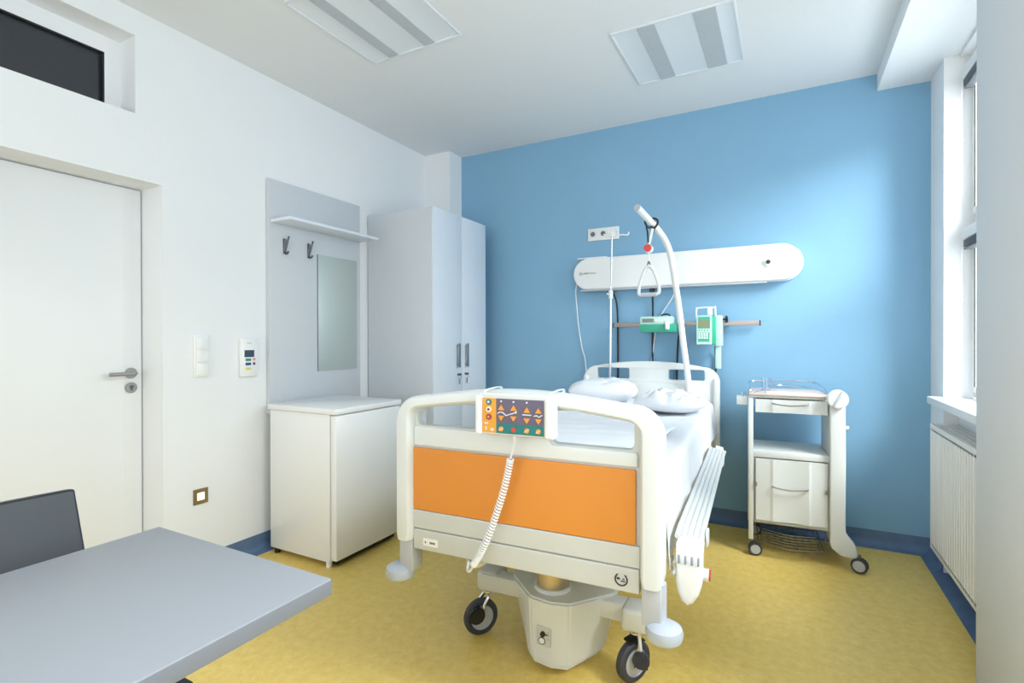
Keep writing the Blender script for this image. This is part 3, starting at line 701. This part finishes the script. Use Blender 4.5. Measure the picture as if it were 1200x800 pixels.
for x in (-.120, .106):
    b = B(); tube(b, catmull([(x, .008, .105), (x, .008, .125), (x, .016, .1325), (x, .060, .1355), (x, .122, .1345), (x, .127, .120)], 4), .004, 8, sect=[(-.005, -.0012), (.005, -.0012), (.005, .0012), (-.005, .0012)]); obj('hook', b, WHITE, t)
# coiled cord
def bl(u, z, v=-.024): return Vector((u-.028, v+.018, z-.944))
path = catmull([bl(.022, .945), bl(.020, .925), bl(.012, .895), bl(.006, .868)], 6)
b = B(); tube(b, path, [.0055]*6+[.0035]*(len(path)-6), 8); tube(b, catmull([bl(-.128, .512), bl(-.140, .490), bl(-.158, .484, -.01), bl(-.172, .495, .02)], 6), .0042, 8); obj('plain_cord', b, BEDW, t)
cpts = catmull([bl(.006, .868), bl(-.004, .82), bl(-.020, .76), bl(-.040, .70), bl(-.062, .64), bl(-.088, .58), bl(-.110, .54), bl(-.128, .512)], 12)
turns = 44; N = turns*12; b = B(); hp = []
for k in range(N+1):
    s = k/N*(len(cpts)-1); i = min(int(s), len(cpts)-2); f = s-i; c = cpts[i].lerp(cpts[i+1], f); d = (cpts[i+1]-cpts[i]).normalized()
    x = d.cross(Vector((0, 1, 0))).normalized(); y = Vector((0, 1, 0)); a = 2*PI*turns*k/N
    hp.append(c+x*.0092*math.cos(a)+y*.0092*math.sin(a))
tube(b, hp, .0029, 6); obj('coiled_cord', b, WHITE, t, smooth=80)

# ------------------------------------------------------------------ trapeze and drip pole at the bed head
t = thing('trapeze_pole', 'thick white curved lifting pole rising from the head of the bed', 'trapeze pole', W(.31, 2.09, .62), TH)
o0 = Vector((.31, 2.09, .62))
tp = [Vector(p)-o0 for p in [(.315, 2.085, .64), (.309, 2.08, .885), (.291, 2.06, 1.084), (.276, 2.03, 1.224), (.262, 1.98, 1.400), (.243, 1.90, 1.601), (.227, 1.83, 1.753), (.206, 1.77, 1.835), (.179, 1.68, 1.885), (.158, 1.60, 1.912), (.110, 1.40, 1.968)]]
b = B(); tube(b, catmull(tp, 6), .0195, 20); obj('pole', b, WHITE, t)
e1 = tp[-1]; dd = (tp[-1]-tp[-2]).normalized()
b = B(); cyl(b, e1-dd*.002, e1+dd*.008, .0185, seg=20, bev=.002); obj('end_cap', b, GREYM, t)
b = B(); box(b, -.03, .035, -.035, .02, .02, .09, bev=.005); obj('mount_socket', b, GREYM, t)
HX = Vector((.152, 1.575, 1.915))
t = thing('trapeze_bar', 'white triangular grab handle hanging from the lifting pole on a black strap', 'grab handle', W(HX.x, HX.y, 1.49), TH)
def hh(x, z, y=0): return Vector((x-HX.x, y, z-1.49))
b = B()
for dy, dx in ((-.004, -.008), (.012, .012)):
    ring = [Vector((dx+.004*math.sin(2*a), dy, .425))+Vector((.022*math.cos(a), .012*math.cos(a), .028*math.sin(a))) for a in [2*PI*k/24 for k in range(24)]]
    tube(b, ring, .003, 6, closed=True, sect=[(-.006, -.0015), (.006, -.0015), (.006, .0015), (-.006, .0015)])
tube(b, [hh(.130, 1.895, -.02), hh(.135, 1.86, -.012), hh(.137, 1.80)], .003, 6, sect=[(-.005, -.0015), (.005, -.0015), (.005, .0015), (-.005, .0015)])
tube(b, [hh(.176, 1.895, .01), hh(.160, 1.85), hh(.140, 1.80)], .003, 6, sect=[(-.005, -.0015), (.005, -.0015), (.005, .0015), (-.005, .0015)])
obj('strap', b, BLACK, t)
b = B(); tube(b, [hh(.165, 1.88, -.008), hh(.152, 1.83, -.004), hh(.142, 1.79)], .003, 6, sect=[(-.007, -.001), (.007, -.001), (.007, .001), (-.007, .001)]); obj('white_strap', b, WHITE, t)
b = B(); cyl(b, hh(.140, 1.765, -.022), hh(.140, 1.765, .018), .024, seg=24, bev=.006); rl = obj('strap_reel', b, WHITE, t)
b = B(); cyl(b, hh(.138, 1.767, -.030), hh(.138, 1.767, -.021), .022, seg=24, bev=.003); obj('reel_cover', b, REDP, rl)
b = B(); cyl(b, hh(.139, 1.745), hh(.1405, 1.685), .0032, seg=8); obj('lower_strap', b, WHITE, t)
b = B(); plate(b, [[(-.004, .205), (.004, .205), (.016, .172), (-.016, .172)]], .010, .002, Matrix.Translation((.140-HX.x, 0, 0))); obj('strap_clip', b, STEELD, t)
tri = catmull([hh(.140, 1.668), hh(.118, 1.645), hh(.090, 1.57), hh(.082, 1.52), hh(.090, 1.500), hh(.140, 1.498), hh(.188, 1.504), hh(.198, 1.522), hh(.190, 1.575), hh(.163, 1.645), hh(.140, 1.668)], 6)[:-1]
b = B(); tube(b, tri, .0098, 12, closed=True); obj('handle', b, BEDW, t)
b = B(); cyl(b, hh(.096, 1.500), hh(.184, 1.500), .0125, seg=14); obj('grip_sleeve', b, GREYM, t)
# drip pole
DP = Vector((-.212, 2.09, .62))
t = thing('drip_pole', 'thin chrome drip pole with clear top hooks standing at the bed head', 'drip pole', W(DP.x, DP.y, DP.z), TH)
b = B(); cyl(b, (-.012, 0, 0), (-.004, 0, .92), .0095, seg=14); obj('lower_tube', b, CHROME, t)
b = B(); cyl(b, (-.004, 0, .90), (.004, 0, 1.34), .0065, seg=12); obj('upper_tube', b, CHROME, t)
b = B(); cyl(b, (-.004, 0, .905), (-.004, 0, .965), .015, seg=14, bev=.003); cyl(b, (-.004, 0, .935), (-.030, -.01, .940), .006, seg=10); obj('clamp_collar', b, WHITE, t)
b = B(); tube(b, catmull([(-.055, 0, 1.362), (-.03, 0, 1.350), (.004, 0, 1.344), (.07, 0, 1.348), (.115, 0, 1.343), (.122, 0, 1.362)], 4), .005, 8); tube(b, catmull([(.004, -.05, 1.362), (.004, -.03, 1.348), (.004, 0, 1.344), (.004, .05, 1.348), (.004, .06, 1.365)], 4), .005, 8)
box(b, -.045, .03, -.010, .010, 1.338, 1.352, bev=.003)
obj('hook_arms', b, WHITE, t)
b = B(); box(b, -.03, .02, -.022, .03, -.01, .05, bev=.004); obj('mount_socket', b, GREYM, t)

# ------------------------------------------------------------------ wall unit, socket, rail, pumps, cables
t = thing('bedhead_unit', 'long white round-ended supply unit mounted on the blue wall above the bed', 'wall unit', (-.665, YB, 1.61))
b = B(); plate(b, [rrect(-.752, .752, .002, .234, .1159, 14)], .085, .012, Matrix.Translation((0, -.0435, 0))); obj('housing', b, WHITE, t)
b = B(); plate(b, [rrect(-.766, .766, .0, .236, .1179, 14)], .018, .004, Matrix.Translation((0, -.012, 0))); obj('back_plate', b, REFL, t)
b = B(); box(b, -.70, .56, -.074, -.010, -.010, .003, bev=.002); obj('underside_light', b, LOUV, t)
b = B(); box(b, -.728, -.50, -.070, -.02, .233, .243, bev=.003); obj('top_rest', b, WHITE, t)
b = B(); cyl(b, (.568, -.085, .118), (.568, -.104, .118), .026, seg=24, bev=.003); kn = obj('gas_outlet', b, WHITE, t)
b = B(); cyl(b, (.568, -.103, .118), (.568, -.109, .118), .013, seg=20); obj('outlet_core', b, MARKD, kn)
b = B(); tube(b, [(-.692+.009*math.cos(2*PI*k/20), -.0865, .120+.009*math.sin(2*PI*k/20)) for k in range(20)], .0022, 6, closed=True); obj('logo_ring', b, MARKG, t)
def letters(b, x, z, n, h, y, seed):
    r_ = random.Random(seed)
    for k in range(n):
        k_ = r_.randint(0, 3); w_ = h*.62; x0_ = x+k*h*.86
        plate(b, [rrect(x0_, x0_+h*.16, z, z+h, .0002, 1)], .0012, 0, Matrix.Translation((0, y, 0)))
        if k_ in (0, 2): plate(b, [rrect(x0_+w_-h*.16, x0_+w_, z, z+h, .0002, 1)], .0012, 0, Matrix.Translation((0, y, 0)))
        plate(b, [rrect(x0_, x0_+w_, z+(0 if k_ < 2 else h*.42), z+(.16 if k_ < 2 else .58)*h, .0002, 1)], .0012, 0, Matrix.Translation((0, y, 0)))
b = B(); letters(b, -.676, .116, 6, .011, -.0868, 1); obj('logo_lettering', b, MARKD, t)
b = B(); letters(b, -.616, .116, 6, .009, -.0868, 2); obj('logo_lettering', b, MARKG, t)
t = thing('power_socket', 'white wall socket strip on the blue wall above the supply unit', 'power socket', (-1.206, YB, 1.985))
quick('plate', WHITE, t, (-.120, .120, -.013, 0, 0, .092), bev=.003)
for x in (-.080, 0, .080):
    b = B(); cyl(b, (x, -.0125, .046), (x, -.0165, .046), .026, seg=24, bev=.002); so = obj('socket', b, WHITE, t)
    if x < .05:
        b = B(); cyl(b, (x, -.0160, .048), (x, -.0170, .048), .018, seg=20); obj('socket_well', b, STEELD, so)
t = thing('equipment_rail', 'horizontal steel rail on the blue wall holding two pumps', 'equipment rail', (-.63, YB, 1.345))
b = B(); box(b, -.484, .484, -.055, -.045, -.016, .016, bev=.002); obj('bar', b, mat('rail_steel', (176, 164, 158), .4, .6), t)
for x in (-.40, 0, .30):
    b = B(); cyl(b, (x, -.046, 0), (x, 0, 0), .014, seg=12); obj('bracket', b, GREYM, t)
for x in (-.485, .485):
    b = B(); box(b, x-.003, x+.003, -.057, -.043, -.018, .018, bev=.001); obj('end_stop', b, BLACK, t)
# syringe pump
t = thing('syringe_pump', 'low green and white syringe pump clamped on the rail behind the lifting pole', 'pump', (-.757, YB-.06, 1.288), 0)
b = B(); box(b, -.135, .105, -.11, 0, 0, .060, bev=.006); obj('body', b, GREEN, t)
b = B(); box(b, -.135, .080, -.112, -.01, .055, .108, bev=.005); obj('display_housing', b, GREENL, t)
quick('display', LCDG, t, (-.118, -.040, -.1135, -.111, .068, .094))
for k in range(5): quick('button', WHITE, t, (-.030+k*.02, -.016+k*.02, -.1145, -.111, .070, .090), bev=.001)
b = B(); cyl(b, (.055, -.112, .030), (.055, -.150, .030), .010, seg=12); box(b, .045, .066, -.155, -.11, .018, .072, bev=.004); obj('plunger_clamp', b, WHITE, t)
b = B(); tube(b, catmull([(.00, -.06, .106), (.01, -.06, .122), (.05, -.06, .122), (.06, -.06, .106)], 3), .005, 8); obj('carry_handle', b, BLACK, t)
b = B(); cyl(b, (.105, -.05, .055), (.135, -.05, .055), .006, seg=10); cyl(b, (.130, -.05, .055), (.142, -.05, .055), .020, seg=12, bev=.003); obj('clamp_knob', b, BLACK, t)
# infusion pump
t = thing('infusion_pump', 'upright green and white infusion pump with keypad clamped on the wall rail', 'pump', (-.465, YB-.058, 1.205), 0)
b = B(); box(b, -.055, .062, -.10, 0, 0, .185, bev=.006); obj('body', b, GREEN, t)
b = B(); plate(b, [rrect(-.054, .040, 0, .190, .006)], .016, .003, Matrix.Translation((0, -.106, 0))); obj('front_panel', b, GREENL, t)
quick('display_field', GREEN, t, (-.044, .031, -.1152, -.113, .105, .182)); quick('display', LCD, t, (-.042, .029, -.1165, -.114, .112, .160))
quick('key_field', GREEN, t, (-.044, .028, -.1150, -.113, .018, .078))
for r_ in range(3):
    for c_ in range(4): quick('key', WHITE, t, (-.042+c_*.016, -.030+c_*.016, -.1170, -.1145, .064-r_*.013, .074-r_*.013), bev=.001)
for c_ in range(4): quick('key', TEAL, t, (-.040+c_*.017, -.032+c_*.017, -.1160, -.1138, .090, .096))
b = B(); tube(b, catmull([(-.060, -.07, .17), (-.060, -.07, .232), (-.050, -.07, .243), (.045, -.07, .243), (.058, -.07, .232), (.058, -.07, .05)], 5), .005, 8); obj('handle_frame', b, WHITE, t)
b = B(); box(b, .010, .040, -.09, -.05, .192, .240, bev=.006); obj('door_latch', b, WHITE, t)
b = B(); box(b, .060, .100, -.085, -.01, -.01, .19, bev=.006); obj('side_module', b, GREENL, t)
b = B(); cyl(b, (.098, -.03, .165), (.118, -.03, .165), .007, seg=10)
for k in range(3): a = 2*PI*k/3; cyl(b, (.115, -.03+.012*math.cos(a), .165+.012*math.sin(a)), (.130, -.03+.012*math.cos(a), .165+.012*math.sin(a)), .012, seg=12, bev=.002)
obj('clamp_knob', b, BLACK, t)
b = B(); box(b, .055, .090, -.055, -.025, -.16, -.008, bev=.006); obj('power_adapter', b, GREENL, t)
# cables
def cord(pts, r, m, label, plug=None):
    P = catmull(pts, 6); o_ = Vector(P[-1]); b = B(); tube(b, [p-o_ for p in P], r, 8)
    t = thing('wall_cable', label, 'cable', o_); obj('cable', b, m, t)
    if plug:
        b = B(); q = Vector(P[0])-o_; box(b, q.x-.016, q.x+.016, q.y-.016, q.y+.016, q.z-.03, q.z+.012, bev=.006); obj('plug', b, m, t)
cord([(-1.402, YB-.05, 1.665), (-1.418, YB-.03, 1.60), (-1.412, YB-.02, 1.48), (-1.402, YB-.015, 1.352), (-1.375, YB-.012, 1.18), (-1.345, YB-.012, 1.05), (-1.33, YB-.012, .70), (-1.32, YB-.012, .42)], .0042, WHITE, 'thin white cable hanging down the blue wall at the left end of the supply unit')
cord([(-1.128, YB-.055, 1.585), (-1.105, YB-.045, 1.55), (-1.095, YB-.022, 1.45), (-1.094, YB-.012, 1.2), (-1.094, YB-.012, .97), (-1.09, YB-.012, .60)], .0065, BLACK, 'black cable with plug, nearest to the drip pole', True)
cord([(-.836, YB-.05, 1.60), (-.836, YB-.03, 1.52), (-.838, YB-.018, 1.44), (-.842, YB-.012, 1.2), (-.838, YB-.012, .95), (-.83, YB-.012, .60)], .0062, BLACK, 'black cable running down behind the grab handle and syringe pump', True)
cord([(-.640, YB-.10, 1.300), (-.655, YB-.05, 1.25), (-.668, YB-.012, 1.15), (-.672, YB-.012, .97), (-.672, YB-.012, .6)], .006, BLACK, 'black cable hanging from the syringe pump down behind the headboard')
cord([(-.415, YB-.06, 1.19), (-.418, YB-.02, 1.15), (-.418, YB-.012, 1.05), (-.42, YB-.012, .6)], .006, BLACK, 'black cable hanging beneath the infusion pump')
cord([(-.668, YB-.05, 1.61), (-.700, YB-.03, 1.53), (-.775, YB-.012, 1.42), (-.812, YB-.010, 1.34), (-.825, YB-.010, 1.26), (-.845, YB-.012, 1.10), (-.86, YB-.012, .98)], .0042, WHITE, 'white cable slanting past the syringe pump down to the headboard')

# ------------------------------------------------------------------ bedside cart
CR = math.radians(4)
t = thing('bedside_cabinet', 'white wheeled bedside cabinet with drawer, open shelf and door against the blue wall', 'bedside cabinet', (-.190, 3.262, 0), CR)
D = .37
for (x0, x1, y0) in ((0, .026, 0), (0, .026, D-.03)):
    b = B(); box(b, x0, x1, y0, y0+.030, .085, .915, bev=.004); obj('post', b, BEDW, t)
# right support: column that sweeps into a foot
col_prof = [(.402, .885), (.402, .13), (.410, .105), (.450, .072), (.520, .062), (.530, .075), (.528, .105), (.515, .145), (.490, .175), (.476, .20), (.474, .24), (.476, .60), (.474, .885), (.462, .925), (.415, .925)]
b = B(); plate(b, [col_prof], .045, .008, Matrix.Translation((0, -.004, 0))); obj('side_support', b, BEDW, t)
b = B(); plate(b, [[(.404, .885), (.404, .13), (.45, .085), (.50, .075), (.505, .10), (.472, .20), (.472, .885)]], D-.06, .006, Matrix.Translation((0, D/2, 0))); obj('side_panel', b, BEDG, t)
quick('back_rail', BEDG, t, (.03, .40, D-.012, D-.004, .200, .600), bev=.001)
quick('shelf', BEDW, t, (.026, .402, .004, D-.01, .562, .600), bev=.004)
quick('cabinet_case', BEDG, t, (.026, .034, .012, D-.01, .20, .562), (.396, .403, .012, D-.01, .20, .562), (.03, .40, .012, D-.01, .185, .200))
# bowed fronts
def bowed(b, x0, x1, z0, z1, th=.018, y=0.0):
    n = 24; pts = []
    for k in range(n+1):
        s = k/n; x = x0+(x1-x0)*s
        d_ = 0 if s < .25 or s > .75 else .010*math.sin((s-.25)/.5*PI)
        d_ += -.0 if .25 <= s <= .75 else .004
        pts.append((x, y+d_-.006))
    prism(b, pts+[(x1, y+th), (x0, y+th)], z0, z1)
b = B(); bowed(b, .038, .394, .205, .556); dr = obj('door', b, BEDW, t, smooth=12)
def bow_handle(par, zc, x0=.125, x1=.300):
    b = B(); xm = (x0+x1)/2
    tube(b, catmull([(x0, .004, zc), (x0+.004, -.018, zc-.001), (x0+.04, -.026, zc-.006), (xm, -.028, zc-.009), (x1-.04, -.026, zc-.006), (x1-.004, -.018, zc-.001), (x1, .004, zc)], 5), .0042, 8); obj('handle', b, STEEL, par)
bow_handle(dr, .405)
for x, z in ((.040, .41), (.388, .40)):
    b = B(); box(b, x-.006, x+.006, -.012, .0, z-.012, z+.012, bev=.002); obj('latch', b, STEEL, dr)
b = B(); bowed(b, .038, .394, .822, .897); dw = obj('drawer', b, BEDW, t, smooth=12)
bow_handle(dw, .876)
quick('drawer_box', BEDG, dw, (.042, .390, .012, D-.02, .825, .890))
quick('top_board', BEDG, t, (.0, .405, -.004, D, .904, .918), bev=.004)
b = B(); box(b, .006, .400, -.012, D-.004, .918, .930, bev=.004); obj('top_tray', b, PALEPK, t)
b = B(); tube(b, catmull([(.010, .0, .925), (.010, .02, .955), (.012, .20, .965), (.02, D-.01, .972), (.20, D, .985), (.36, D-.01, .975), (.394, .20, .960), (.400, .05, .940), (.402, .01, .925)], 6), .0045, 8); obj('guard_rail', b, CHROME, t)
b = B(); tube(b, catmull([(.02, .012, .925), (.15, D-.06, .950), (.28, D-.06, .952), (.37, .12, .945), (.405, -.004, .925)], 6), .0035, 8); obj('front_rail', b, CHROME, t)
b = B(); cyl(b, (.434, -.026, .917), (.434, -.058, .917), .051, seg=32, bev=.006); hd = obj('pivot_disc', b, BEDW, t)
b = B(); box(b, -.006, .006, -.0625, -.055, -.046, .046, bev=.002, M=Matrix.Translation((.434, 0, .917)) @ Matrix.Rotation(math.radians(28), 4, 'Y')); obj('disc_ridge', b, GREYM, hd)
b = B(); cyl(b, (.474, 0, .76), (.492, 0, .76), .009, seg=12); obj('locking_pin', b, WHITE, t)
b = B(); box(b, -.062, -.004, .02, .10, .858, .905, bev=.003); bxh = obj('side_holder', b, BEDW, t)
b = B(); cyl(b, (-.030, .04, .905), (-.030, .04, .930), .006, seg=10); obj('holder_pin', b, CHROME, bxh)
# wire basket
b = B()
tube(b, catmull([(.035, .03, .175), (.035, .02, .095), (.05, .0, .085)], 3), .003, 6); tube(b, catmull([(.388, .03, .175), (.388, .02, .085), (.375, .0, .075)], 3), .003, 6)
for k in range(6): zz = .15-.014*k; tube(b, catmull([(.07, .02-.003*k, zz), (.20, -.004-.004*k, zz-.012), (.345, .02-.003*k, zz-.014)], 5), .0022, 6)
tube(b, catmull([(.05, .0, .085), (.20, -.04, .068), (.375, .0, .070)], 5), .0034, 6)
for k in range(9): x = .07+k*.036; tube(b, [(x, .0, .080), (x, .30, .082)], .0018, 6)
tube(b, [(.05, .30, .082), (.375, .30, .082)], .003, 6); tube(b, [(.05, .0, .085), (.05, .30, .082), (.05, .32, .18)], .003, 6); tube(b, [(.375, .0, .075), (.375, .30, .082), (.375, .32, .18)], .003, 6)
obj('wire_basket', b, mat('basket_wire', (120, 112, 96), .35, .8), t)
def cwheel(x, y, r=.037, a=0):
    rt = bpy.data.objects.new('caster', None); COL.objects.link(rt); rt.parent = t; rt.location = (x, y, r); rt.rotation_euler = (0, 0, a); rt.empty_display_size = .02
    for s in (-1, 1):
        b = B(); lathe(b, [(r*.72, -.007), (r*.95, -.007), (r, 0), (r*.95, .007), (r*.72, .007)], 28, Matrix.Translation((0, s*.012, 0)) @ Matrix.Rotation(PI/2, 4, 'X')); obj('tyre', b, RUBBER, rt)
    b = B(); cyl(b, (0, -.021, 0), (0, .021, 0), r*.74, seg=28, bev=.003); obj('wheel_disc', b, GREYM, rt)
    b = B(); cyl(b, (0, 0, r*.6), (0, 0, r*1.35), .007, seg=10); obj('stem', b, STEELD, rt)
cwheel(.040-.005, .0, a=.1); cwheel(.535, -.035, .040, -.35); cwheel(.04, D-.03, a=.3); cwheel(.52, D-.04, a=.2)
# glass, paper
g = W0 = Vector((-.190, 3.262, 0))+Matrix.Rotation(CR, 4, 'Z') @ Vector((.10, .17, .9305))
b = B(); lathe(b, [(.022, 0), (.029, .075), (.027, .075), (.0205, .006), (0, .006), (0, 0), (.022, 0)], 24); tag(obj('drinking_glass', b, TUMB, None, loc=g), 'clear drinking glass standing on top of the bedside cabinet', 'glass')
b = B(); box(b, -.06, .06, -.03, .03, 0, .006, bev=.001); tag(obj('paper_tray', b, PAPER, None, loc=Vector((-.190, 3.262, .9305))+Matrix.Rotation(CR, 4, 'Z') @ Vector((.155, .045, 0)), rot=(0, 0, CR)), 'small flat white tray lying at the front of the bedside cabinet top', 'tray')

# ------------------------------------------------------------------ blinds on the far window
def blind(z1, zc, label, zb):
    t = thing('window_blind', label, 'blind', (.80, 2.94, z1))
    b = B(); box(b, 0, .045, -.46, .47, -.055, 0, bev=.003); obj('head_rail', b, WHITE, t)
    b = B()
    for k in range(5): box(b, .002, .043, -.455, .468, -.064-k*.007, -.060-k*.007)
    obj('slat_stack', b, SLAT, t)
    b = B(); box(b, .004, .041, -.455, .468, -.106, -.096, bev=.002); obj('bottom_rail', b, SLAT, t)
    b = B(); y = .478
    tube(b, catmull([(.0, y, -.03), (-.002, y, -.2), (-.002, y, zc)], 5), .0018, 6); sphere(b, (-.002, y, zc), .007, seg=10)
    tube(b, catmull([(-.002, y, zc), (-.006, y+.006, zc-.10), (-.003, y+.004, zb+.06), (-.004, y+.016, zb+.02), (-.004, y+.002, zb), (-.004, y-.014, zb+.02), (-.003, y-.004, zb+.07), (-.001, y-.002, zc-.10), (-.002, y, zc)], 5), .0018, 6)
    obj('pull_cord', b, WHITE, t)
blind(2.62, -.36, 'rolled-up grey blind with white cord on the upper window pane', -.62)
blind(1.80, -.36, 'rolled-up grey blind with white cord on the lower window pane', -.78)
